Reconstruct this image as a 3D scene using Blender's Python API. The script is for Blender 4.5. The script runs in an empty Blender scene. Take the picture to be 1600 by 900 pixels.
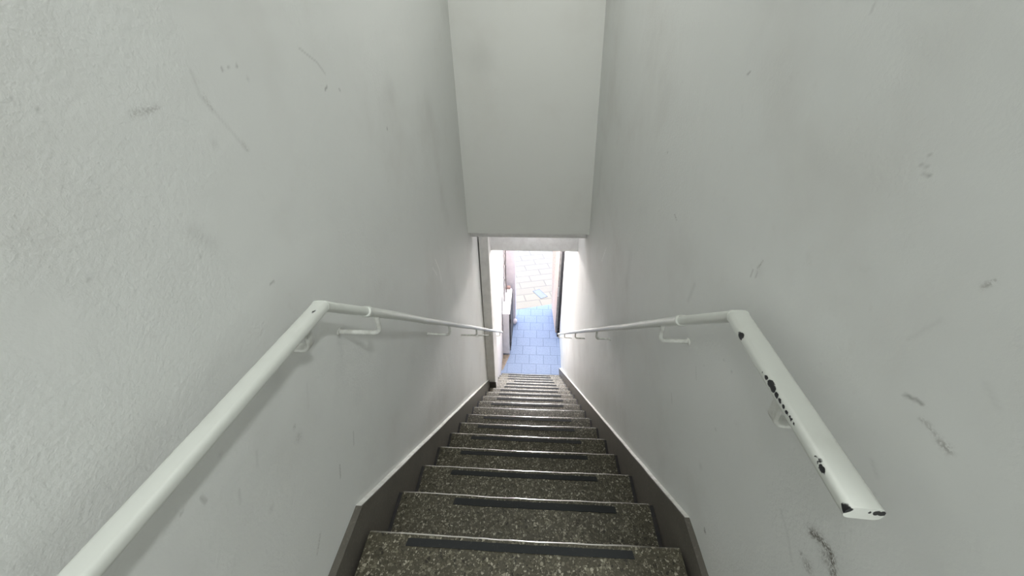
import bpy, bmesh, math, random
import numpy as np
from mathutils import Vector, Matrix, noise

random.seed(7)
scene = bpy.context.scene
col = scene.collection

# ------------------------------------------------------------------ camera
F_PX = 597.848
PITCH, YAW, ROLL = 0.5690609, 0.0675325, -0.0156798
CAM = Vector((0.02237, -0.58975, 1.30939))
fw = Vector((-math.sin(YAW) * math.cos(PITCH), math.cos(YAW) * math.cos(PITCH), -math.sin(PITCH)))
rt0 = Vector((math.cos(YAW), math.sin(YAW), 0))
up0 = rt0.cross(fw)
rt = rt0 * math.cos(ROLL) + up0 * math.sin(ROLL)
up = -rt0 * math.sin(ROLL) + up0 * math.cos(ROLL)
cam_d = bpy.data.cameras.new('camera')
cam_d.sensor_width = 36.0
cam_d.lens = F_PX / 1600 * 36.0
cam_d.clip_start = 0.02
cam = bpy.data.objects.new('camera', cam_d)
m = Matrix(((rt.x, up.x, -fw.x), (rt.y, up.y, -fw.y), (rt.z, up.z, -fw.z)))
cam.matrix_world = Matrix.Translation(CAM) @ m.to_4x4()
col.objects.link(cam)
scene.camera = cam

# ------------------------------------------------------------------ light and exposure
scene.view_settings.view_transform = 'Standard'
scene.view_settings.look = 'None'
scene.view_settings.gamma = 1.0
scene.view_settings.use_curve_mapping = False
scene.view_settings.exposure = 0.12

world = bpy.data.worlds.new('sky')
scene.world = world
world.use_nodes = True
wn = world.node_tree.nodes
bg = wn['Background']
sky = wn.new('ShaderNodeTexSky')
sky.sky_type = 'NISHITA'
sky.sun_disc = False
sky.sun_elevation = math.radians(55)
sky.sun_rotation = 0.0
world.node_tree.links.new(sky.outputs[0], bg.inputs[0])
bg.inputs[1].default_value = 1.6

def lamp(name, kind, loc, energy, color, size=0.3, rot=None):
    d = bpy.data.lights.new(name, kind)
    d.energy = energy
    d.color = color
    if kind == 'AREA':
        d.shape = 'DISK'
        d.size = size
    if kind == 'POINT':
        d.shadow_soft_size = size
    o = bpy.data.objects.new(name, d)
    o.location = loc
    if rot:
        o.rotation_euler = rot
    col.objects.link(o)
    return o

SUN_EL = math.radians(68)
sun = lamp('sun', 'SUN', (0, 9, 6), 7.0, (1.0, 0.95, 0.87))
sun.data.angle = math.radians(0.5)
sun.rotation_euler = Vector((0, math.cos(SUN_EL), math.sin(SUN_EL))).to_track_quat('Z', 'Y').to_euler()
lamp('landing_ceiling_light', 'AREA', (0.62, -1.0, 2.38), 16.0, (0.97, 1.0, 0.99), 0.12)
lamp('landing_fill', 'AREA', (-0.38, -1.1, 2.38), 4.5, (0.97, 1.0, 0.99), 0.3)  # added fill to brighten the right wall
back_fill = lamp('landing_back_fill', 'AREA', (0.0, -3.5, 1.5), 35.0, (0.98, 1.0, 0.99), 1.0, (math.radians(90), 0, 0))  # added fill behind the camera for the lower well; no window modelled
back_fill.data.shape = 'RECTANGLE'
back_fill.data.size = 0.9
back_fill.data.size_y = 1.5
lamp('stairwell_fill', 'AREA', (0.0, 0.85, 2.38), 6.0, (1.0, 1.0, 0.965), 0.5)  # added overhead fill, lifts the walls halfway down
lamp('stairwell_fill', 'AREA', (0.0, 1.60, 2.38), 3.2, (1.0, 1.0, 0.965), 0.5)  # second added fill, further along the flight
lamp('soffit_fill', 'AREA', (0.0, 2.72, 0.035), 1.9, (0.97, 0.955, 1.0), 0.3)  # added out of sight to brighten lintel, pier and lower walls
exit_fill = lamp('doorway_fill', 'AREA', (0.0, 5.80, -0.95), 195.0, (1.0, 0.955, 0.955), 0.4)  # added at the exit, stands in for daylight up the stairs
exit_fill.rotation_euler = Vector((0, 1, 0)).to_track_quat('Z', 'Y').to_euler()

TAPES = [(-0.359,0.342),(-0.275,0.355),(-0.353,0.336),(-0.367,0.337),(-0.358,0.340),(-0.361,0.333),(-0.360,0.342),(-0.367,0.345),(-0.368,0.327),(-0.342,0.352),(-0.347,0.356),(-0.355,0.341),(-0.332,0.369),(-0.328,0.360),(-0.239,0.347),(-0.353,0.345),(-0.363,0.330),(-0.378,0.324),]
LMARKS = [([(-0.057,1.235),(-0.036,1.236),(-0.013,1.237)],0.0054,0.35,1),([(0.076,1.28),(0.073,1.244),(0.091,1.217),(0.115,1.177),(0.132,1.145)],0.0033,0.16,1),([(0.081,1.243),(0.088,1.221)],0.0054,0.2,1),([(0.13,1.158),(0.134,1.145)],0.0061,0.2,1),([(0.147,1.278)],0.0045,0.5,0),([(0.165,1.28)],0.0034,0.5,0),([(0.188,1.281)],0.0047,0.5,0),([(0.206,1.259)],0.0061,0.2,0),([(0.495,1.214),(0.51,1.22)],0.0034,0.7,0),([(0.576,1.208),(0.581,1.203)],0.0036,0.5,0),([(0.421,1.307),(0.488,1.276),(0.517,1.249)],0.0019,0.3,0),([(0.885,1.055),(0.892,1.042)],0.0038,0.7,0),([(0.054,0.894),(0.067,0.892)],0.0027,0.5,0),([(-0.063,1.021)],0.0042,0.35,0),([(-0.217,1.07)],0.0024,0.4,0),([(-0.161,1.256)],0.0028,0.5,0),([(-0.176,1.266)],0.002,0.35,0),([(1.536,1.046)],0.0853,0.1,1),([(0.99,1.158)],0.0578,0.08,1),([(0.062,1.171)],0.0087,0.15,1),([(-0.055,1.063),(-0.033,1.03)],0.0152,0.12,1),([(-0.051,0.534)],0.0136,0.3,1),([(-0.049,0.569)],0.0059,0.45,1),([(-0.272,0.678),(-0.271,0.662)],0.0043,0.4,0),([(-0.305,0.693)],0.002,0.7,0),([(-0.219,0.608),(-0.23,0.584)],0.0036,0.18,1),([(-0.153,0.629),(-0.167,0.602)],0.0038,0.15,1),([(-0.19,0.485)],0.0081,0.2,1),([(-0.126,0.236),(-0.158,0.206)],0.005,0.3,1),([(0.03,0.299),(0.013,0.263)],0.0028,0.5,0),([(0.132,0.309),(0.114,0.271)],0.004,0.3,0),([(-0.21,0.704)],0.0057,0.18,1),([(0.038,0.617),(0.009,0.559)],0.0047,0.08,1),([(1.51,0.099),(1.667,-0.258)],0.0649,0.08,1),([(0.212,0.375)],0.0404,0.06,1),([(0.683,0.1)],0.0645,0.06,1),([(1.585,0.577),(1.669,0.382)],0.065,0.08,1),([(1.259,0.304),(1.308,0.214),(1.324,0.117)],0.0048,-1,0),([(1.189,0.29),(1.252,0.205)],0.0036,-1,0)]
RMARKS = [([(0.388,1.245),(0.377,1.251)],0.003,0.55,0),([(0.8,0.986)],0.0048,0.6,0),([(0.633,0.827),(0.609,0.819)],0.0031,0.5,0),([(-0.094,1.179)],0.0023,0.4,0),([(-0.102,1.178)],0.003,0.45,0),([(-0.103,1.17)],0.0031,0.55,0),([(-0.109,1.171)],0.003,0.5,0),([(-0.098,1.193)],0.0023,0.4,0),([(0.13,0.926),(0.138,0.906)],0.0027,0.45,1),([(0.152,0.894),(0.151,0.877)],0.0028,0.35,0),([(0.136,0.898),(0.133,0.884)],0.002,0.35,0),([(-0.226,1.09),(-0.229,1.095),(-0.231,1.099)],0.0013,0.5,1),([(-0.228,0.929),(-0.239,0.934),(-0.249,0.937)],0.002,0.65,0),([(-0.257,0.92),(-0.267,0.921),(-0.279,0.917)],0.0023,0.4,1),([(-0.285,0.916),(-0.296,0.916)],0.0058,0.5,1),([(-0.237,0.602),(-0.256,0.617),(-0.279,0.62),(-0.298,0.597)],0.0101,0.6,1),([(-0.274,0.603)],0.0145,0.35,1),([(-0.244,0.542)],0.0057,0.5,1),([(-0.263,0.542)],0.0133,0.4,1),([(-0.172,0.548),(-0.203,0.534),(-0.242,0.5)],0.0036,0.16,0),([(-0.018,0.153),(-0.034,0.144)],0.0036,0.95,0),([(0.145,0.639)],0.004,0.4,0),([(0.103,0.64)],0.0046,0.4,0),([(0.257,0.506),(0.235,0.477)],0.003,0.25,0),([(0.219,0.548)],0.0053,0.2,0),([(0.355,0.285),(0.334,0.261)],0.0044,0.25,0),([(0.087,0.282)],0.011,0.18,1),([(0.084,0.451)],0.0067,0.22,0),([(-0.277,0.693)],0.0047,0.15,0),([(-0.268,0.77),(-0.269,0.781)],0.0018,0.1,0),([(0.385,0.708),(0.4,0.642)],0.0097,0.16,1),([(0.128,0.902)],0.016,0.1,1),([(0.088,1.338),(0.089,1.349)],0.0022,0.25,0),([(-0.193,0.991),(-0.211,1.035)],0.0022,0.1,1),([(-0.242,0.814),(-0.259,0.803)],0.0035,0.15,1),([(-0.282,1.006),(-0.303,0.993)],0.0039,0.1,1),([(1.067,0.443),(1.061,0.303)],0.0446,0.1,1),([(2.026,0.652),(2.048,0.428)],0.0535,0.08,1),([(1.621,0.206),(1.718,0.056)],0.0056,-1,0)]

# ------------------------------------------------------------------ measures
T, RS = 0.2423618, 0.2023109          # tread depth and rise
SLOPE = RS / T
ZF = -18 * RS                         # street level
N_STEP = 17
HW = 0.5                              # half width between the skirtings
WX = 0.52                             # wall plane at the skirting
Y_BULK = 2.30
Y_PIER = 2.75

# ------------------------------------------------------------------ node helpers
class NT:
    def __init__(self, name):
        self.mat = bpy.data.materials.new(name)
        self.mat.use_nodes = True
        self.t = self.mat.node_tree
        self.n = self.t.nodes
        self.l = self.t.links
        self.b = self.n['Principled BSDF']
    def node(self, typ, **kw):
        x = self.n.new(typ)
        for k, v in kw.items():
            setattr(x, k, v)
        return x
    def put(self, sock, v):
        if hasattr(v, 'is_output') or isinstance(v, bpy.types.NodeSocket):
            self.l.new(v, sock)
        else:
            sock.default_value = v
    def pos(self, scale=(1, 1, 1), rot=(0, 0, 0)):
        g = self.node('ShaderNodeNewGeometry')
        mp = self.node('ShaderNodeMapping')
        self.l.new(g.outputs['Position'], mp.inputs['Vector'])
        mp.inputs['Scale'].default_value = scale
        mp.inputs['Rotation'].default_value = rot
        return mp.outputs[0]
    def noise(self, scale, detail=3, rough=0.55, vec=None, dist=0.0):
        x = self.node('ShaderNodeTexNoise')
        x.inputs['Scale'].default_value = scale
        x.inputs['Detail'].default_value = detail
        x.inputs['Roughness'].default_value = rough
        x.inputs['Distortion'].default_value = dist
        self.l.new(vec if vec is not None else self.pos(), x.inputs['Vector'])
        return x.outputs[0]
    def ramp(self, v, lo, hi, a=0.0, b=1.0):
        x = self.node('ShaderNodeMapRange')
        x.interpolation_type = 'SMOOTHSTEP'
        self.put(x.inputs['Value'], v)
        x.inputs['From Min'].default_value = lo
        x.inputs['From Max'].default_value = hi
        x.inputs['To Min'].default_value = a
        x.inputs['To Max'].default_value = b
        return x.outputs[0]
    def math(self, op, a, b=0.0, c=None):
        x = self.node('ShaderNodeMath', operation=op)
        self.put(x.inputs[0], a)
        self.put(x.inputs[1], b)
        if c is not None:
            self.put(x.inputs[2], c)
        return x.outputs[0]
    def mix(self, f, a, b):
        x = self.node('ShaderNodeMix', data_type='RGBA')
        self.put(x.inputs[0], f)
        self.put(x.inputs[6], a if not isinstance(a, tuple) else (*a, 1))
        self.put(x.inputs[7], b if not isinstance(b, tuple) else (*b, 1))
        return x.outputs[2]
    def bump(self, h, strength, dist, prev=None):
        x = self.node('ShaderNodeBump')
        x.inputs['Strength'].default_value = strength
        x.inputs['Distance'].default_value = dist
        self.put(x.inputs['Height'], h)
        if prev is not None:
            self.l.new(prev, x.inputs['Normal'])
        return x.outputs[0]
    def done(self, color=None, rough=None, normal=None, metal=None):
        if color is not None:
            self.put(self.b.inputs['Base Color'], color if not isinstance(color, tuple) else (*color, 1))
        if rough is not None:
            self.put(self.b.inputs['Roughness'], rough)
        if normal is not None:
            self.l.new(normal, self.b.inputs['Normal'])
        if metal is not None:
            self.b.inputs['Metallic'].default_value = metal
        return self.mat

# ------------------------------------------------------------------ materials
def mat_plaster(name, base, dirt, marks=True, bump=1.0):
    k = NT(name)
    p = k.pos()
    big = k.noise(2.3, 4, 0.6, p)
    c = k.mix(k.ramp(big, 0.45, 0.75, 0, 0.35), base, dirt)
    fine = k.noise(28, 4, 0.65, p)
    c = k.mix(k.ramp(fine, 0.60, 0.78, 0, 0.14), c, dirt)
    if marks:
        at = k.node('ShaderNodeAttribute', attribute_name='stain')
        sp = k.ramp(k.noise(260, 3, 0.6, p), 0.35, 0.62)
        at2 = k.node('ShaderNodeAttribute', attribute_name='scuff')
        c = k.mix(at.outputs['Fac'], c, (0.10, 0.095, 0.085))
        c = k.mix(k.math('MULTIPLY', at2.outputs['Fac'], sp), c, (0.13, 0.115, 0.095))
        at3 = k.node('ShaderNodeAttribute', attribute_name='scratch')
        c = k.mix(at3.outputs['Fac'], c, (0.9, 0.9, 0.88))
    roll = k.noise(120, 5, 0.6, p)
    mask = k.ramp(k.noise(3.1, 3, 0.6, p), 0.40, 0.62)
    n1 = k.bump(k.math('MULTIPLY', roll, k.math('ADD', k.math('MULTIPLY', mask, 0.85), 0.15)), 0.6 * bump, 0.0026)
    n2 = k.bump(k.noise(11, 3, 0.5, p), 0.22 * bump, 0.003, n1)
    return k.done(c, 0.62, n2)

M = {}
M['plaster'] = mat_plaster('wall_plaster', (0.668, 0.682, 0.662), (0.51, 0.50, 0.47))
M['plaster_plain'] = mat_plaster('bulkhead_plaster', (0.65, 0.66, 0.63), (0.57, 0.565, 0.53), True, 0.5)
M['plaster_white'] = mat_plaster('passage_plaster', (0.66, 0.625, 0.62), (0.56, 0.53, 0.51), False, 0.6)

def mat_terrazzo(name='terrazzo', polished=False):
    k = NT(name)
    p = k.pos()
    wob = k.node('ShaderNodeVectorMath', operation='ADD')
    nz = k.node('ShaderNodeTexNoise')
    nz.inputs['Scale'].default_value = 90
    k.l.new(p, nz.inputs['Vector'])
    sc = k.node('ShaderNodeVectorMath', operation='SCALE')
    k.l.new(nz.outputs['Color'], sc.inputs[0])
    sc.inputs['Scale'].default_value = 0.008
    k.l.new(p, wob.inputs[0])
    k.l.new(sc.outputs[0], wob.inputs[1])
    v = wob.outputs[0]
    def chips(scale, thr):
        a = k.node('ShaderNodeTexVoronoi', feature='F1')
        a.inputs['Scale'].default_value = scale
        k.l.new(v, a.inputs['Vector'])
        b = k.node('ShaderNodeTexVoronoi', feature='DISTANCE_TO_EDGE')
        b.inputs['Scale'].default_value = scale
        k.l.new(v, b.inputs['Vector'])
        sep = k.node('ShaderNodeSeparateColor')
        k.l.new(a.outputs['Color'], sep.inputs[0])
        edge = k.ramp(b.outputs['Distance'], 0.06, 0.13)
        keep = k.ramp(sep.outputs[0], thr, thr + 0.02)
        return k.math('MULTIPLY', edge, keep), sep.outputs[1]
    c1, r1 = chips(115, 0.45)
    c2, r2 = chips(215, 0.35)
    def chipcol(r):
        cr = k.node('ShaderNodeValToRGB')
        e = cr.color_ramp.elements
        e[0].position = 0.0
        e[0].color = (0.012, 0.0095, 0.004, 1)
        e[1].position = 0.2
        e[1].color = (0.042, 0.036, 0.02, 1)
        for pos, cc in ((0.5, (0.075, 0.068, 0.042)), (0.78, (0.15, 0.138, 0.095)), (1.0, (0.36, 0.34, 0.265))):
            x = e.new(pos)
            x.color = (*cc, 1)
        k.l.new(r, cr.inputs[0])
        return cr.outputs[0]
    base = k.mix(k.noise(6, 3, 0.6, p), (0.040, 0.0355, 0.0205), (0.062, 0.055, 0.034))
    c = k.mix(c2, base, chipcol(r2))
    c = k.mix(c1, c, chipcol(r1))
    dirt = k.ramp(k.noise(9, 4, 0.6, p), 0.5, 0.75, 0, 0.35)
    c = k.mix(dirt, c, (0.034, 0.029, 0.018))
    rough = k.ramp(k.noise(35, 3, 0.5, p), 0.3, 0.7, 0.46, 0.62)
    nb = k.bump(k.noise(160, 3, 0.6, p), 0.12, 0.002)
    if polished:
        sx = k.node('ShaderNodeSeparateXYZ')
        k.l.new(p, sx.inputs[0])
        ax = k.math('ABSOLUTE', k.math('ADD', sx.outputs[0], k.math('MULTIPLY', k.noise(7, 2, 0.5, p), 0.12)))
        worn_glint = k.ramp(ax, 0.26, 0.46, 1.0, 0.0)
        rough = k.math('SUBTRACT', rough, k.math('MULTIPLY', worn_glint, 0.36))
        c = k.mix(k.math('MULTIPLY', worn_glint, 0.8), c, (0.62, 0.60, 0.55))  # doorway highlight painted pale into the colour of the polished edge
        k.put(k.b.inputs['Coat Weight'], worn_glint)
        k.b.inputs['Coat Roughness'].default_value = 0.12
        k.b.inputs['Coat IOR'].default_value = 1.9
    return k.done(c, rough, nb)
M['nosing'] = mat_terrazzo('polished_nosing_glint', True)
M['terrazzo'] = mat_terrazzo()

def mat_skirt():
    k = NT('skirting_stone')
    p = k.pos()
    c = k.mix(k.noise(14, 4, 0.65, p), (0.07, 0.064, 0.054), (0.13, 0.12, 0.10))
    c = k.mix(k.ramp(k.noise(120, 2, 0.5, p), 0.55, 0.7, 0, 0.4), c, (0.19, 0.175, 0.145))
    return k.done(c, 0.5, k.bump(k.noise(60, 3, 0.5, p), 0.15, 0.003))
M['skirt'] = mat_skirt()

def mat_tape():
    k = NT('anti_slip_grit')
    p = k.pos()
    c = k.mix(k.ramp(k.noise(55, 4, 0.7, p), 0.56, 0.74, 0, 0.5), (0.014, 0.016, 0.017), (0.06, 0.057, 0.05))
    return k.done(c, 0.8, k.bump(k.noise(900, 2, 0.5, p), 0.3, 0.001))
M['tape'] = mat_tape()

# paint chips: offset from the rail's inner edge, place along the rail, radius
def inner_edge(y):
    return 0.435 + (y - 0.056) / 0.42 * 0.022 - 0.0225
CHIPS = [(inner_edge(y) + a, y, r * 0.88) for a, y, r in (
    (0.002, -0.012, .011), (0.012, -0.045, .002), (-0.001, -0.105, .005), (0.001, -0.118, .006), (0.003, -0.133, .010), (0.002, -0.142, .009),
    (0.0, -0.155, .007), (0.0, -0.166, .006), (-0.001, -0.177, .006), (-0.001, -0.188, .006), (-0.001, -0.199, .006), (-0.001, -0.209, .005),
    (0.010, -0.206, .0045), (0.005, -0.268, .009), (0.003, -0.279, .007), (0.011, -0.276, .004), (0.001, -0.331, .011), (0.005, -0.326, .008),
    (0.026, -0.331, .004), (0.034, -0.331, .008), (0.040, -0.331, .008), (0.044, -0.329, .007))]
CHIPS += [(-0.428, 0.021, .0115), (-0.418, -0.127, .003), (0.396, 0.14, .006), (0.40, 0.165, .004), (-0.403, 0.115, .004), (-0.401, 0.13, .003)]

def mat_rail():
    k = NT('white_gloss_paint')
    p = k.pos()
    c = k.mix(k.ramp(k.noise(18, 4, 0.6, p), 0.5, 0.75, 0, 0.30), (0.60, 0.62, 0.58), (0.49, 0.50, 0.46))
    # chips: black metal showing where the paint broke off, each a ragged spot at its own place
    nz = k.node('ShaderNodeTexNoise')
    nz.inputs['Scale'].default_value = 140
    k.l.new(p, nz.inputs['Vector'])
    sc = k.node('ShaderNodeVectorMath', operation='MULTIPLY_ADD')
    k.l.new(nz.outputs['Color'], sc.inputs[0])
    sc.inputs[1].default_value = (0.006, 0.010, 0.0)
    k.l.new(p, sc.inputs[2])
    fl = k.node('ShaderNodeVectorMath', operation='MULTIPLY')
    k.l.new(sc.outputs[0], fl.inputs[0])
    fl.inputs[1].default_value = (1.0, 0.6, 0.8)
    tot = None
    for x, y, r in CHIPS:
        d = k.node('ShaderNodeVectorMath', operation='DISTANCE')
        k.l.new(fl.outputs[0], d.inputs[0])
        z = 0.843 if y < 0.07 else 0.886 - SLOPE * y
        d.inputs[1].default_value = (x + 0.003, (y + 0.005) * 0.6, z * 0.8)
        v = k.math('DIVIDE', d.outputs['Value'], r)
        tot = v if tot is None else k.math('MINIMUM', tot, v)
    chip = k.ramp(tot, 0.50, 0.62, 1.0, 0.0)
    c = k.mix(chip, c, (0.012, 0.012, 0.014))
    h = k.math('SUBTRACT', k.math('MULTIPLY', k.noise(45, 3, 0.5, p), 0.35), chip)
    return k.done(c, 0.33, k.bump(h, 0.35, 0.002))
M['rail'] = mat_rail()

def mat_simple(name, c1, c2, rough, scale=20, bump=0.1, metal=0.0):
    k = NT(name)
    p = k.pos()
    c = k.mix(k.ramp(k.noise(scale, 4, 0.6, p), 0.35, 0.7), c1, c2)
    return k.done(c, rough, k.bump(k.noise(scale * 4, 3, 0.5, p), bump, 0.003), metal)
M['bracket'] = mat_simple('dulled_bracket_paint', (0.60, 0.61, 0.575), (0.45, 0.455, 0.42), 0.4, 40, 0.15)
M['edge_paint'] = mat_simple('white_edge_paint', (0.80, 0.80, 0.77), (0.62, 0.61, 0.57), 0.5, 30, 0.3)
M['pier'] = mat_simple('grey_pier_paint', (0.70, 0.69, 0.67), (0.62, 0.61, 0.59), 0.6, 12, 0.15)
M['frame'] = mat_simple('white_frame_paint', (0.76, 0.76, 0.75), (0.68, 0.67, 0.66), 0.5, 15, 0.1)
M['cabinet'] = mat_simple('cabinet_paint', (0.76, 0.74, 0.78), (0.68, 0.66, 0.70), 0.45, 10, 0.1)
M['dark_gap'] = mat_simple('dark_rubber', (0.02, 0.02, 0.022), (0.035, 0.03, 0.03), 0.7, 30, 0.1)
M['rust'] = mat_simple('rusty_red_paint', (0.36, 0.25, 0.22), (0.28, 0.19, 0.17), 0.7, 40, 0.3)
M['door'] = mat_simple('dark_door_paint', (0.028, 0.03, 0.034), (0.05, 0.05, 0.055), 0.45, 15, 0.1)
M['door_grey'] = mat_simple('grey_door_paint', (0.26, 0.255, 0.25), (0.18, 0.18, 0.18), 0.5, 15, 0.1)
M['steel'] = mat_simple('dull_steel', (0.55, 0.55, 0.54), (0.42, 0.42, 0.42), 0.35, 40, 0.05, 0.8)
M['peach'] = mat_simple('peach_stucco', (0.56, 0.40, 0.32), (0.47, 0.33, 0.26), 0.8, 25, 0.4)
M['cable'] = mat_simple('cable_sheath', (0.035, 0.03, 0.03), (0.11, 0.10, 0.10), 0.6, 60, 0.1)
M['cable_light'] = mat_simple('pale_cable_sheath', (0.22, 0.21, 0.22), (0.10, 0.095, 0.10), 0.6, 60, 0.1)
M['lilac'] = mat_simple('pillar_paint', (0.56, 0.53, 0.57), (0.50, 0.47, 0.51), 0.6, 12, 0.15)
M['dirt'] = mat_simple('bare_cement', (0.26, 0.215, 0.17), (0.17, 0.14, 0.11), 0.85, 25, 0.5)
M['cover'] = mat_simple('cover_iron', (0.045, 0.055, 0.08), (0.065, 0.078, 0.11), 0.6, 50, 0.3)

def mat_paving(name, bw, bh, rot, off, c1, c2, mort, mw, spots):
    k = NT(name)
    p = k.pos()
    mp = k.node('ShaderNodeMapping')
    k.l.new(p, mp.inputs['Vector'])
    mp.inputs['Rotation'].default_value = (0, 0, rot)
    mp.inputs['Location'].default_value = off
    br = k.node('ShaderNodeTexBrick')
    br.offset = 0.5
    br.inputs['Scale'].default_value = 1.0
    br.inputs['Brick Width'].default_value = bw
    br.inputs['Row Height'].default_value = bh
    br.inputs['Mortar Size'].default_value = mw
    br.inputs['Mortar Smooth'].default_value = 0.25
    br.inputs['Color1'].default_value = (*c1, 1)
    br.inputs['Color2'].default_value = (*c2, 1)
    br.inputs['Mortar'].default_value = (*mort, 1)
    k.l.new(mp.outputs[0], br.inputs['Vector'])
    c = br.outputs['Color']
    c = k.mix(k.ramp(k.noise(48, 5, 0.75, p), 0.46, 0.66, 0, spots), c, mort)
    c = k.mix(k.ramp(k.noise(3, 3, 0.6, p), 0.45, 0.7, 0, 0.35), c, c1)
    nb = k.bump(br.outputs['Fac'], 0.5, -0.004)
    return k.done(c, 0.75, k.bump(k.noise(70, 4, 0.6, p), 0.3, 0.004, nb))
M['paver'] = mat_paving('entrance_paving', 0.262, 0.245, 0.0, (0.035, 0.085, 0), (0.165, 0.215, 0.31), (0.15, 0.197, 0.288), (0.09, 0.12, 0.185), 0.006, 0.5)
M['street'] = mat_paving('street_paving', 0.62, 0.27, math.radians(-14), (0.1, 0.05, 0), (0.125, 0.108, 0.08), (0.112, 0.096, 0.072), (0.075, 0.065, 0.05), 0.014, 0.35)

# ------------------------------------------------------------------ mesh helpers
def children(o):
    return [c for c in bpy.data.objects if c.parent is o]

def link_mesh(name, me, mat, parent=None, smooth=False):
    o = bpy.data.objects.new(name, me)
    col.objects.link(o)
    if mat is not None:
        me.materials.append(mat)
    if parent is not None:
        o.parent = parent
        o.location = -Vector(parent.get('_base', (0, 0, 0))) if parent.type == 'EMPTY' else (0, 0, 0)
    if smooth:
        me.polygons.foreach_set('use_smooth', [True] * len(me.polygons))
    return o

def obj(name, bm, mat, parent=None, smooth=False):
    me = bpy.data.meshes.new(name)
    bmesh.ops.recalc_face_normals(bm, faces=bm.faces)
    bm.to_mesh(me)
    bm.free()
    return link_mesh(name, me, mat, parent, smooth)

def smooth_by_angle(o, deg=35):
    me = o.data
    me.polygons.foreach_set('use_smooth', [True] * len(me.polygons))
    bm = bmesh.new()
    bm.from_mesh(me)
    for e in bm.edges:
        if len(e.link_faces) == 2 and e.calc_face_angle(0) > math.radians(deg):
            e.smooth = False
    bm.to_mesh(me)
    bm.free()

def tag(o, label=None, cat=None, group=None, kind=None):
    if label: o['label'] = label
    if cat: o['category'] = cat
    if group: o['group'] = group
    if kind: o['kind'] = kind
    return o

def thing(name, label, cat, loc=(0, 0, 0)):
    o = bpy.data.objects.new(name, None)
    o.empty_display_size = 0.1
    col.objects.link(o)
    o.location = loc
    o['_base'] = list(loc)
    return tag(o, label, cat)

def struct(name, bm, mat, parent=None, smooth=False):
    o = obj(name, bm, mat, parent, smooth)
    if parent is None:
        o['kind'] = 'structure'
    return o

def box(bm, x0, x1, y0, y1, z0, z1, bevel=0.0, seg=2):
    r = bmesh.ops.create_cube(bm, size=1.0)
    for v in r['verts']:
        v.co = Vector(((x0 + x1) / 2 + v.co.x * (x1 - x0), (y0 + y1) / 2 + v.co.y * (y1 - y0), (z0 + z1) / 2 + v.co.z * (z1 - z0)))
    if bevel:
        es = {e for v in r['verts'] for e in v.link_edges}
        bmesh.ops.bevel(bm, geom=list(es), offset=bevel, segments=seg, affect='EDGES', profile=0.5)
    return bm

def boxbm(*a, **k):
    return box(bmesh.new(), *a, **k)

def prism(bm, pts, axis, a, b):
    """extrude a 2-D outline: axis 'x' takes (y,z), axis 'z' takes (x,y)"""
    def mk(p, t):
        return Vector((t, p[0], p[1])) if axis == 'x' else Vector((p[0], p[1], t))
    v0 = [bm.verts.new(mk(p, a)) for p in pts]
    v1 = [bm.verts.new(mk(p, b)) for p in pts]
    n = len(pts)
    bm.faces.new(v0)
    bm.faces.new(v1[::-1])
    for i in range(n):
        j = (i + 1) % n
        bm.faces.new((v0[i], v1[i], v1[j], v0[j]))
    return bm

def sweep(bm, path, profile, side=None, caps=True, round_caps=0.0):
    """path: points; profile(k): list of (u,v); u along the fixed side vector, v across it"""
    n = len(path)
    rings = []
    for i in range(n):
        a = path[max(i - 1, 0)]
        b = path[min(i + 1, n - 1)]
        t0 = (path[i] - a).normalized() if i > 0 else None
        t1 = (b - path[i]).normalized() if i < n - 1 else None
        t = (t0 + t1).normalized() if t0 is not None and t1 is not None else (t0 or t1)
        s = side.normalized()
        s = (s - t * s.dot(t)).normalized()
        v = s.cross(t).normalized()
        k = 1.0
        if t0 is not None and t1 is not None:
            k = 1.0 / max(0.3, t.dot(t1))
        rings.append([bm.verts.new(path[i] + s * p[0] + v * p[1] * k) for p in profile(i)])
    m_ = len(rings[0])
    for i in range(n - 1):
        for j in range(m_):
            q = (j + 1) % m_
            bm.faces.new((rings[i][j], rings[i][q], rings[i + 1][q], rings[i + 1][j]))
    if caps:
        bm.faces.new(rings[0][::-1])
        bm.faces.new(rings[-1])
    return bm

def rrect(w, t, r, seg=4):
    pts = []
    for cx, cy, a0 in ((w / 2 - r, t / 2 - r, 0), (-w / 2 + r, t / 2 - r, 90), (-w / 2 + r, -t / 2 + r, 180), (w / 2 - r, -t / 2 + r, 270)):
        for s in range(seg + 1):
            a = math.radians(a0 + 90 * s / seg)
            pts.append((cx + r * math.cos(a), cy + r * math.sin(a)))
    return pts

def circ(r, n=16, e=1.0):
    return [(r * math.cos(2 * math.pi * i / n), r * e * math.sin(2 * math.pi * i / n)) for i in range(n)]

# ------------------------------------------------------------------ walls
def zline(y):
    return -np.clip(y, 0, 4.36) * SLOPE

def hash_noise(shape, rs, cells):
    """smooth random relief, bilinear with smoothstep"""
    g = rs.standard_normal((cells[0] + 2, cells[1] + 2))
    a = np.linspace(0, cells[0], shape[0])
    b = np.linspace(0, cells[1], shape[1])
    i = a.astype(int); j = b.astype(int)
    u = (a - i)[:, None]; v = (b - j)[None, :]
    u = u * u * (3 - 2 * u); v = v * v * (3 - 2 * v)
    return (g[i][:, j] * (1 - u) + g[i + 1][:, j] * u) * (1 - v) + (g[i][:, j + 1] * (1 - u) + g[i + 1][:, j + 1] * u) * v

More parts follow.
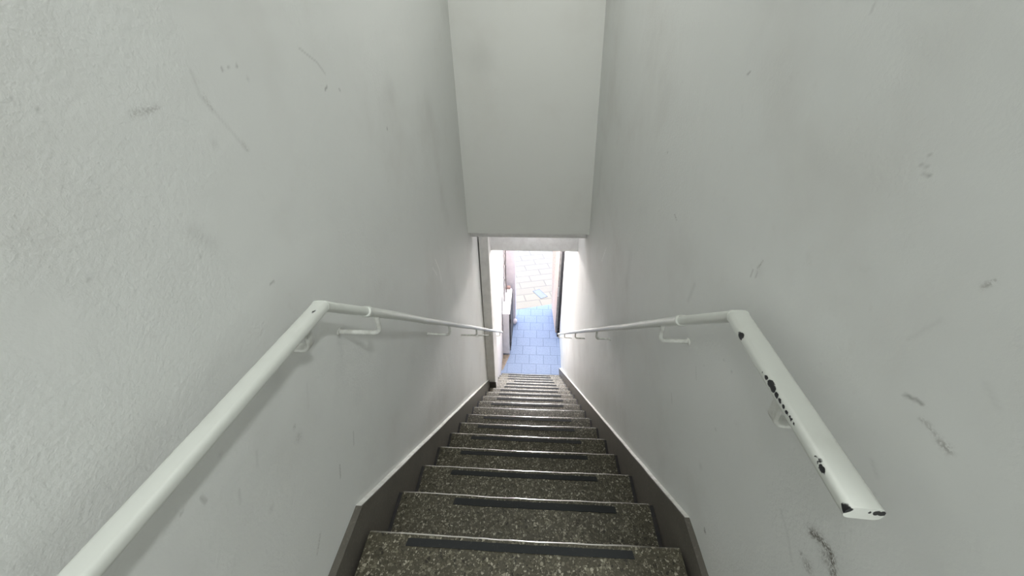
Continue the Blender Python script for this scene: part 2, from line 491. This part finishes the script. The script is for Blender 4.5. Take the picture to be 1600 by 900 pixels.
def paint_marks(A, Z, marks, rs):
    """stain, scuff and scratch weights for points (a,z) on a wall"""
    out = {k: np.zeros(A.shape) for k in ('stain', 'scuff', 'scratch')}
    for pts, w, st, sp in marks:
        w = max(w, 0.0032)
        d = np.full(A.shape, 9.0)
        if len(pts) == 1:
            d = np.hypot(A - pts[0][0], (Z - pts[0][1]))
        for (a0, z0), (a1, z1) in zip(pts[:-1], pts[1:]):
            L2 = (a1 - a0) ** 2 + (z1 - z0) ** 2 + 1e-9
            t = np.clip(((A - a0) * (a1 - a0) + (Z - z0) * (z1 - z0)) / L2, 0, 1)
            d = np.minimum(d, np.hypot(A - a0 - t * (a1 - a0), Z - z0 - t * (z1 - z0)))
        soft = np.exp(-(d / (w * 0.85)) ** 2) if w > 0.012 or sp else np.clip(1.5 - d / (w * 0.7), 0, 1)
        key = 'scratch' if st < 0 else ('scuff' if sp and st >= 0.2 else 'stain')
        amp = 0.8 if st < 0 else (min(1.0, st * (1.15 if w < 0.009 or A[0, 0] < -1 else 1.7)) if key == 'scuff' else st * 0.8)
        out[key] = np.maximum(out[key], soft * amp)
    return out

def grid_wall(name, ya, za, xfun, marks, mat, back, seed, relief=0.00035):
    """a plastered wall: fine face towards the stair, flat back at x = back"""
    rs = np.random.RandomState(seed)
    A, Z = np.meshgrid(ya, za, indexing='ij')
    X = xfun(A, Z)
    sgn = 1 if back > 0 else -1
    rel = hash_noise(A.shape, rs, (22, 26)) * 0.9 + hash_noise(A.shape, rs, (70, 80)) * 0.45
    h = Z - zline(A)
    X = X - sgn * relief * rel * np.clip((h - 0.13) / 0.1, 0, 1)
    n, m_ = A.shape
    nv = n * m_
    co = np.stack([X, A, Z], -1).reshape(-1, 3)
    idx = np.arange(nv).reshape(n, m_)
    q = np.stack([idx[:-1, :-1], idx[1:, :-1], idx[1:, 1:], idx[:-1, 1:]], -1).reshape(-1, 4)
    if sgn > 0:
        q = q[:, ::-1]
    ring = np.concatenate([idx[:, 0], idx[-1, 1:], idx[-2::-1, -1], idx[0, -2:0:-1]])
    bco = co[ring].copy()
    bco[:, 0] = back
    bi = np.arange(len(ring)) + nv
    r2 = np.roll(ring, -1); b2 = np.roll(bi, -1)
    side = np.stack([ring, bi, b2, r2], -1)
    if sgn > 0:
        side = side[:, ::-1]
    verts = np.concatenate([co, bco])
    faces = [*q.tolist(), *side.tolist(), bi.tolist() if sgn > 0 else bi[::-1].tolist()]
    me = bpy.data.meshes.new(name)
    me.from_pydata(verts.tolist(), [], faces)
    me.update()
    pm = paint_marks(A, Z, marks, rs)
    for k, v in pm.items():
        at = me.attributes.new(k, 'FLOAT', 'POINT')
        at.data.foreach_set('value', np.concatenate([v.reshape(-1), np.zeros(len(ring))]).astype(np.float32))
    sm = [True] * len(q) + [False] * (len(side) + 1)
    me.polygons.foreach_set('use_smooth', sm)
    o = link_mesh(name, me, mat)
    o['kind'] = 'structure'
    return o

def axis_pts(segs):
    out = []
    for a, b, d in segs:
        k = max(1, int(round((b - a) / d)))
        out += list(np.linspace(a, b, k, endpoint=False))
    out.append(segs[-1][1])
    return np.array(out)

def x_left(y, z):
    h = np.maximum(0, z - zline(y))
    return -WX - 0.006 * h

def x_right(y, z):
    h = np.maximum(0, z - zline(y))
    f = 1 - np.clip((y - 3.0) / 1.5, 0, 1)
    g = np.clip((y - 3.3) / 1.6, 0, 1)
    return WX - 0.029 * h * f + 0.03 * g

ZT = 2.42
ys_l = axis_pts([(-3.6, -0.5, 0.06), (-0.5, 0.6, 0.0042), (0.6, 1.6, 0.008), (1.6, 3.05, 0.016)])
zs_l = axis_pts([(ZF - 0.2, -1.0, 0.03), (-1.0, 0.15, 0.010), (0.15, 1.36, 0.0042), (1.36, ZT, 0.02)])
grid_wall('wall_left', ys_l, zs_l, x_left, LMARKS, M['plaster'], -0.80, 3)
ys_r = axis_pts([(-0.55, 0.6, 0.0042), (0.6, 1.6, 0.008), (1.6, 5.40, 0.018)])
grid_wall('wall_right', ys_r, zs_l, x_right, RMARKS, M['plaster'], 0.85, 5)

# the wall over the lower flight, its lip and the head of the passage
def bulk():
    rs = np.random.RandomState(11)
    za = axis_pts([(-0.01, ZT, 0.02)])
    xa = axis_pts([(-0.58, 0.58, 0.02)])
    bm = boxbm(-0.60, 0.60, Y_BULK, Y_BULK + 0.14, -0.012, ZT)
    bmesh.ops.subdivide_edges(bm, edges=bm.edges, cuts=40, use_grid_fill=True)
    o = obj('wall_front', bm, M['plaster_plain'])
    o['kind'] = 'structure'
    vs = np.array([v.co[:] for v in o.data.vertices])
    st = 0.10 * np.clip(1.35 - np.hypot(vs[:, 0] + 0.36, vs[:, 2] - 1.22) / 0.10, 0, 1)
    st[vs[:, 1] > Y_BULK + 0.01] = 0
    at = o.data.attributes.new('stain', 'FLOAT', 'POINT')
    at.data.foreach_set('value', st.astype(np.float32))
    return o
bulk()
struct('trim_1', boxbm(-0.60, 0.56, Y_BULK + 0.14, Y_BULK + 0.24, -0.112, 0.12, bevel=0.004), M['frame'])
struct('trim_2', boxbm(-0.56, 0.56, 2.93, 3.10, -0.492, 0.06, bevel=0.004), M['frame'])
struct('ceiling', boxbm(-0.80, 2.3, -3.6, Y_BULK + 0.14, ZT, ZT + 0.15), M['plaster_plain'])
struct('ceiling_passage', boxbm(-0.80, 0.85, Y_BULK + 0.24, 6.0, 0.06, 0.22), M['plaster_white'])
struct('wall_back', boxbm(-0.80, 2.3, -3.75, -3.6, -0.2, ZT), M['plaster_plain'])
struct('wall_landing', boxbm(2.15, 2.3, -3.6, -0.40, -0.2, ZT), M['plaster_plain'])
struct('wall_landing_front', boxbm(0.85, 2.15, -0.55, -0.40, -0.2, ZT), M['plaster_plain'])

# the pier where the passage begins, with its stone foot
struct('wall_pier', prism(bmesh.new(), [(-0.52, Y_PIER), (-0.43, Y_PIER), (-0.427, Y_PIER + 0.01), (-0.427, 3.06), (-0.52, 3.06)], 'z', -12 * RS, 0.06), M['pier'])
struct('baseboard_pier', boxbm(-0.515, -0.417, Y_PIER - 0.012, Y_PIER, -12 * RS, -11 * RS + 0.012, bevel=0.003), M['skirt'])

# passage to the street
struct('wall_passage_left', boxbm(-0.80, -0.53, 3.06, 5.80, ZF - 0.2, 0.06, bevel=0.0), M['plaster_white'])
struct('floor', prism(bmesh.new(), [(-0.80, 17 * T + 0.02), (0.85, 17 * T + 0.02), (0.85, 6.632), (-0.80, 6.104)], 'z', ZF - 0.15, ZF), M['paver'])
def street():
    bm = bmesh.new()
    prism(bm, [(-14, 1.86), (14, 10.86), (14, 30), (-14, 30)], 'z', ZF - 0.15, ZF - 0.002)
    return bm
struct('street_pavement', street(), M['street'])

def fy(x):
    return 6.16 + 0.32 * x
# street front of the house: masonry left and right of the way out, wall above it, balcony slab over the pavement
struct('wall_street_left', prism(bmesh.new(), [(-4.0, 5.80 - 1.2), (-0.80, 5.80), (-0.345, 5.80), (-0.345, fy(-0.345)), (-4.0, fy(-4.0))], 'z', ZF - 0.2, 3.0), M['lilac'])
bm = prism(bmesh.new(), [(0.475, 5.50), (0.85, 5.50), (4.0, 6.3), (4.0, fy(4.0)), (0.43, fy(0.43))], 'z', ZF - 0.2, 3.0)
for v in bm.verts:                                   # the corner leans a little into the doorway higher up
    if v.co.z > 0 and v.co.x < 0.45:
        v.co.x -= 0.20
struct('wall_street_right', bm, M['peach'])
struct('wall_street_upper', prism(bmesh.new(), [(-0.345, 5.85), (0.46, 5.95), (0.46, fy(0.46) - 0.01), (-0.345, fy(-0.345))], 'z', ZF + 3.3, 3.0), M['lilac'])
struct('balcony_slab', prism(bmesh.new(), [(-4.0, fy(-4)), (4.0, fy(4)), (4.0, 6.36 + 1.28 + 1.55), (-4.0, 6.36 - 1.28 + 1.55)], 'z', 0.194, 0.36), M['plaster_white'])
# guard stone at the foot of the left pillar
gs = bmesh.new()
bmesh.ops.create_uvsphere(gs, u_segments=20, v_segments=12, radius=1.0)
for v in gs.verts:
    v.co = Vector((-0.365 + 0.055 * v.co.x, 5.765 + 0.075 * v.co.y, ZF + 0.055 + 0.058 * v.co.z * (1 if v.co.z > 0 else 0.95)))
o = obj('guard_stone', gs, M['lilac'], None, True)
tag(o, 'small rounded stone at the foot of the pale pillar by the street doorway', 'guard stone')

# strip of bare cement along the foot of the left passage wall
o = struct('trim_3', prism(bmesh.new(), [(-0.53, 4.38), (-0.50, 4.40), (-0.40, 4.80), (-0.53, 4.80)], 'z', ZF, ZF + 0.004), M['dirt'])

# ------------------------------------------------------------------ the way-out door, folded back against the right wall
d = struct('door_1', boxbm(0.505, 0.552, 5.42, 6.02, ZF + 0.015, ZF + 2.42, bevel=0.004), M['door'])
struct('door_stile', boxbm(0.468, 0.505, 5.425, 5.47, ZF + 0.10, ZF + 2.42, bevel=0.003), M['door_grey'], d)
o = struct('lock_plate', boxbm(0.462, 0.492, 5.412, 5.425, ZF + 0.93, ZF + 1.14, bevel=0.003), M['steel'], d)
o['label'] = 'bright metal lock plate'
struct('door_foot', boxbm(0.50, 0.556, 5.36, 5.42, ZF + 0.004, ZF + 0.16, bevel=0.004), M['dark_gap'], d)
struct('trim_4', boxbm(0.556, 0.60, 5.36, 5.46, ZF, ZF + 2.5, bevel=0.004), M['frame'])

# ------------------------------------------------------------------ staircase
rs = np.random.RandomState(21)
stair = thing('staircase', 'long straight terrazzo staircase with black anti-slip strips going down between the walls', 'staircase')
stair['_base'] = [0, 0, 0]

def step_mesh(y0, y1, z0, z1, tilt, seed, hw=0.485):
    """block with rounded nosing dished by wear: y0 back, y1 nosing, z1 top"""
    r_ = np.random.RandomState(seed)
    R = 0.011
    n = 45
    prof = [(y0, z0), (y0, z1)]
    prof += [(y0 + (y1 - R - y0) * f, z1) for f in (0.3, 0.6, 0.85)]
    for k in range(7):
        a = math.radians(90 - 90 * k / 6)
        prof.append((y1 - R + R * math.cos(a), z1 - R + R * math.sin(a)))
    prof += [(y1, z0 * 0.5 + z1 * 0.5), (y1, z0)]
    xs = np.linspace(-hw, hw, n)
    nz = r_.standard_normal(n + 4)
    nz = np.convolve(nz, [0.25, 0.5, 0.25], 'same')[2:-2] * 0.0009
    bm = bmesh.new()
    rows = []
    for i, x in enumerate(xs):
        wear = 0.0035 * math.exp(-(x / 0.24) ** 2) + nz[i]
        row = []
        for (y, z) in prof:
            near = max(0.0, 1 - abs(y1 - y) / 0.10) if z > z0 + 0.05 else 0
            zt = tilt * (0.5 - x) if z > z0 + 0.05 else 0
            row.append(bm.verts.new((x, y - wear * 0.5 * near, z - wear * near + zt)))
        rows.append(row)
    m_ = len(prof)
    for i in range(n - 1):
        for j in range(m_ - 1):
            bm.faces.new((rows[i][j], rows[i + 1][j], rows[i + 1][j + 1], rows[i][j + 1]))
        bm.faces.new((rows[i][0], rows[i][-1], rows[i + 1][-1], rows[i + 1][0]))
    bm.faces.new(rows[0])
    bm.faces.new(rows[-1][::-1])
    return bm

def tape_mesh(xa, xb, yc, w, z, tilt, seed):
    r_ = np.random.RandomState(seed)
    bm = bmesh.new()
    n = 24
    rows = []
    sk = r_.uniform(-0.002, 0.002)
    for i in range(n + 1):
        f = i / n
        x = xa + (xb - xa) * f
        e = 0.004 * (1 if i == 0 else 0) - 0.003 * (1 if i == n else 0)
        j1, j2 = r_.normal(0, 0.0004, 2)
        wear = 0.0035 * math.exp(-(x / 0.24) ** 2)
        zz = z + tilt * (0.5 - x) - wear * 0.6
        yy = yc + sk * (f - 0.5) * 2
        row = [bm.verts.new((x, yy - w / 2 + j1, zz)), bm.verts.new((x, yy - w / 2 + j1, zz + 0.0022)),
               bm.verts.new((x + e, yy + w / 2 + j2, zz + 0.0022 - 0.0012)), bm.verts.new((x + e, yy + w / 2 + j2, zz - 0.001))]
        rows.append(row)
    for i in range(n):
        for j in range(4):
            q = (j + 1) % 4
            bm.faces.new((rows[i][j], rows[i + 1][j], rows[i + 1][q], rows[i][q]))
    bm.faces.new(rows[0])
    bm.faces.new(rows[-1][::-1])
    return bm

TILT = [0, 0, 0, 0, 0, -0.006, -0.008, -0.008, -0.007, -0.003, -0.003, 0, 0, 0, 0, 0, 0, 0]
for i in range(N_STEP + 1):
    z = -i * RS
    y1 = i * T
    if i == 0:
        bm = step_mesh(-3.6, 0.0, -0.30, 0.0, 0, 100)
        s = obj('landing', bm, M['terrazzo'], stair)
        s['label'] = 'terrazzo edge of the upper landing'
    else:
        bm = step_mesh((i - 1) * T, y1, z - RS - 0.06, z, TILT[i], 100 + i)
        s = obj('step', bm, M['terrazzo'], stair)
    smooth_by_angle(s, 40)
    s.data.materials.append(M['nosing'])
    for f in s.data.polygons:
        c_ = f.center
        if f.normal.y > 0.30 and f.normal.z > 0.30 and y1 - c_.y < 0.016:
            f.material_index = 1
    if i > 0:
        for sg in (-1, 1):
            obj('edge_joint', boxbm(sg * 0.485 if sg > 0 else -0.4995, 0.4995 if sg > 0 else -0.485, (i - 1) * T + 0.001, y1 - 0.008, z - 0.05, z - 0.003), M['dark_gap'], s)
    back = 0.034
    w = 0.024
    if i == 0: back, w = 0.0305, 0.0235
    if i == 1: back, w = 0.034, 0.027
    if i == 7: back, w = 0.195, 0.024
    t = obj('anti_slip_strip', tape_mesh(TAPES[i][0], TAPES[i][1], y1 - back, w, z, TILT[i], 300 + i), M['tape'], s)
    if i == 7:
        t['label'] = 'black anti-slip strip stuck far back on its tread'
# landing floor beside the stair head, out to the right
struct('floor_landing', boxbm(0.5, 2.15, -3.6, -0.56, -0.2, 0.0), M['terrazzo'])

# raked stone skirtings with a white painted upper edge
def skirting(name, sgn, yend, ystart, ytop):
    xi, xo = sgn * HW, sgn * (WX + 0.02)
    off = 0.113
    rr = random.Random(4 if sgn < 0 else 9)
    k = 46
    zt = 0.104 if sgn < 0 else 0.078
    yb = (off - zt) / SLOPE + 0.012
    tops = [(ystart, zt)]
    tops += [(yb + (yend - yb) * i / k, off - SLOPE * (yb + (yend - yb) * i / k) + (rr.uniform(-0.0016, 0.0016) if 0 < i < k else 0)) for i in range(k + 1)]
    low = [(yend, tops[-1][1] - 0.46), (0.0, -0.46), (ystart, -0.3)]
    bm = bmesh.new()
    prism(bm, tops + low, 'x', xi, xo)
    b = struct(name, bm, M['skirt'])
    e = bmesh.new()
    band = tops[1:]
    up_ = [(y, z + 0.003) for y, z in band]
    prism(e, up_ + [(y, z - 0.0012) for y, z in band[::-1]], 'x', sgn * (HW + 0.003), sgn * (WX + 0.02))
    p = struct('painted_edge', e, M['edge_paint'], b)
    p['label'] = 'white painted upper edge'
    return b
skirting('baseboard_left', -1, Y_PIER - 0.002, -3.6, 0)
skirting('baseboard_right', 1, 4.42, -0.55, 0)

# ------------------------------------------------------------------ handrails
def rail_z(y):
    return 0.886 - SLOPE * y

def handrail(sgn, label, y_level, y_collar, y_end, y_level_bracket, y_brackets):
    x_near, x_far, wid = (-0.450, -0.4335, 0.037) if sgn < 0 else (0.413, 0.435, 0.043)
    xr = sgn * 0.425
    xt = sgn * (0.405 if sgn < 0 else 0.410)
    t = thing('handrail', label, 'handrail', (xr, 0.0, 0.84))
    yb = (0.886 - 0.839) / SLOPE
    # flat bar: level part and the first piece of the slope, mitred
    bm = bmesh.new()
    pr = rrect(wid, 0.022, 0.0085)
    side = Vector((1, 0, 0))
    xn = x_near + (x_near - x_far) / 0.42 * (-0.36 - y_level)
    path = [Vector((xn, y_level, 0.839)), Vector((x_far, yb, 0.839)), Vector((sgn * 0.413, y_collar, rail_z(y_collar)))]
    narrow = rrect(0.033, 0.023, 0.010)
    sweep(bm, path, lambda k: pr if k < 2 else narrow, side)
    capb = [f for f in bm.faces if len(f.verts) > 4]
    bar = obj('flat_bar', bm, M['rail'], t)
    smooth_by_angle(bar, 32)
    # weld seam in the mitre
    bm = bmesh.new()
    nrm = Vector((0, 1, -0.42)).normalized()
    seam = rrect(wid + 0.0015, 0.0245, 0.0095)
    sweep(bm, [Vector((x_far, yb - 0.0022, 0.8398)), Vector((x_far, yb + 0.0022, 0.8385))], lambda k: seam, side)
    o = obj('weld_seam', bm, M['rail'], t)
    smooth_by_angle(o, 50)
    # round tube down the slope
    bm = bmesh.new()
    p0 = Vector((xt, y_collar - 0.01, rail_z(y_collar - 0.01)))
    p1 = Vector((xt, y_end, rail_z(y_end)))
    c = circ(0.0128, 18)
    n = 16
    path = [p0 + (p1 - p0) * (i / n) for i in range(n + 1)]
    for i in range(1, n):
        path[i] = path[i] + Vector((0.0012 * math.sin(i * 1.7), 0, 0.0012 * math.sin(i * 2.3)))
    ends = [0.75, 1.0]
    d_ = (p1 - p0).normalized()
    path = path + [p1 + d_ * 0.006]
    sweep(bm, path, lambda k: c if k <= n else circ(0.0080, 18), side)
    tube = obj('round_tube', bm, M['rail'], t)
    smooth_by_angle(tube, 50)
    # collar bead where bar and tube meet
    bm = bmesh.new()
    q0 = Vector((sgn * 0.411, y_collar, rail_z(y_collar)))
    sweep(bm, [q0 - d_ * 0.010, q0 - d_ * 0.004, q0 + d_ * 0.004, q0 + d_ * 0.014],
          lambda k: (rrect(0.037, 0.026, 0.011), rrect(0.039, 0.0285, 0.013), rrect(0.036, 0.030, 0.0135), rrect(0.026, 0.0255, 0.012))[k], side)
    o = obj('joint_collar', bm, M['rail'], t)
    smooth_by_angle(o, 60)
    # brackets: bent flat strip from under the rail down and across to the wall
    def bracket(y, zc, level):
        drop = 0.070
        ztop = zc - (0.0105 if level else 0.0105)
        zb = zc - drop
        xw = (x_left if sgn < 0 else x_right)(np.array(y), np.array(zb))
        xw = float(xw) if y < Y_PIER - 0.1 or sgn > 0 else -0.53
        xa = (x_near * 0.6 + x_far * 0.4) if level else xt
        R = 0.020
        pts = [Vector((xa, y, ztop)), Vector((xa, y, zb + R))]
        for k in range(1, 7):
            a = math.radians(90 * k / 6)
            pts.append(Vector((xa + sgn * R * (1 - math.cos(a)), y, zb + R - R * math.sin(a))))
        pts.append(Vector((xw + sgn * 0.004, y, zb)))
        bm = bmesh.new()
        prf = rrect(0.024 if level else 0.019, 0.0075, 0.0032, 3)
        if not level:
            prf = circ(0.0068, 12)
        sweep(bm, pts, lambda k: prf, Vector((0, 1, 0)))
        b = obj('bracket', bm, M['bracket'], t)
        smooth_by_angle(b, 40)
        # dab of filler where it enters the wall
        bm = bmesh.new()
        bmesh.ops.create_uvsphere(bm, u_segments=14, v_segments=8, radius=1.0)
        for v in bm.verts:
            v.co = Vector((xw + 0.004 * v.co.x, y + 0.0135 * v.co.y, zb + 0.009 * v.co.z))
        f = obj('wall_fixing', bm, M['bracket'], b, True)
        f.location = (0, 0, 0)
        return b
    bracket(y_level_bracket, 0.839, True)
    for y in y_brackets:
        bracket(y, rail_z(y), False)
    return t

handrail(-1, 'white painted steel handrail on the left wall, running past the grey pier', -0.95, 0.19, 3.55, 0.0, (0.225, 0.93, 1.66, 2.37, 3.25))
handrail(1, 'white painted steel handrail with black paint chips on the right wall', -0.331, 0.235, 3.985, -0.145, (0.335, 1.25, 2.14, 3.05, 3.90))

# ------------------------------------------------------------------ cupboard and cables in the passage
cab = thing('meter_cupboard', 'low pale lilac cupboard standing against the left wall of the passage', 'cupboard', (-0.46, 5.27, ZF))
obj('body', boxbm(-0.528, -0.405, 4.82, 5.68, ZF + 0.005, -2.715, bevel=0.006), M['cabinet'], cab)
obj('top_board', boxbm(-0.528, -0.392, 4.812, 5.62, -2.713, -2.700, bevel=0.003), M['cabinet'], cab)
dd = obj('door', boxbm(-0.397, -0.383, 4.85, 5.66, ZF + 0.06, -2.73, bevel=0.003), M['dark_gap'], cab)
dd['label'] = 'dark edged door'
for zz in (ZF + 0.20, ZF + 0.72):
    obj('hinge', boxbm(-0.396, -0.372, 4.826, 4.848, zz, zz + 0.09, bevel=0.003), M['dark_gap'], dd)
o = obj('end_block', boxbm(-0.525, -0.43, 5.625, 5.69, -2.714, -2.66, bevel=0.006), M['rust'], cab)
o['label'] = 'reddish brown block at the far end'

def cable(name, label, pts, r, mat, seed):
    rr = random.Random(seed)
    P = []
    for a, b in zip(pts[:-1], pts[1:]):
        a = Vector(a); b = Vector(b)
        k = max(2, int((b - a).length / 0.05))
        for i in range(k):
            P.append(a.lerp(b, i / k) + Vector((rr.uniform(-0.003, 0.005), rr.uniform(-0.030, 0.030), rr.uniform(-0.008, 0.008))))
    P.append(Vector(pts[-1]))
    P = [p + Vector((0, 0, 0)) for p in P]
    bm = bmesh.new()
    c = circ(r, 8)
    sweep(bm, P, lambda k: c, Vector((1, 0, 0.01)))
    o = obj(name, bm, mat, None, True)
    tag(o, label, 'cable')
    return o
wxl = -0.53
cable('cable', 'thick dark cable hanging down the left passage wall to the top of the lilac cupboard', [(wxl + 0.018, 5.60, 0.0), (wxl + 0.018, 5.62, -1.6), (wxl + 0.020, 5.55, -2.2), (wxl + 0.03, 5.50, -2.69)], 0.011, M['cable'], 3)
cable('cable', 'grey wavy cable hanging down the left passage wall between the pier and the dark cable', [(wxl + 0.018, 5.36, 0.0), (wxl + 0.018, 5.30, -1.7), (wxl + 0.018, 5.22, -2.2), (wxl + 0.018, 5.18, -2.69)], 0.011, M['cable_light'], 5)
cable('cable', 'short dark cable end on the passage wall just before the lilac cupboard', [(wxl + 0.014, 4.77, -2.3), (wxl + 0.014, 4.75, -2.75), (wxl + 0.014, 4.72, -3.05)], 0.006, M['cable'], 8)

# ------------------------------------------------------------------ small iron cover in the pavement
ang = math.atan2(-0.285, 0.175)
cv = thing('utility_cover', 'small blue grey rectangular iron cover set in the sunlit street paving', 'cover', (0.172, 6.905, ZF))
R_ = Matrix.Rotation(ang, 4, 'Z')
def cover_part(name, bm, mat):
    bm.transform(Matrix.Translation(Vector((0.172, 6.905, 0))) @ R_)
    return obj(name, bm, mat, cv)
bm = bmesh.new()
for a in ((-0.185, 0.185, -0.093, -0.084), (-0.185, 0.185, 0.084, 0.093), (-0.185, -0.176, -0.084, 0.084), (0.176, 0.185, -0.084, 0.084)):
    box(bm, *a, ZF - 0.002, ZF + 0.004)
cover_part('frame', bm, M['cover'])
cover_part('lid', boxbm(-0.174, 0.174, -0.082, 0.082, ZF - 0.002, ZF + 0.003, bevel=0.002), M['cover'])

for o in bpy.data.objects:
    if '_base' in o.keys():
        del o['_base']
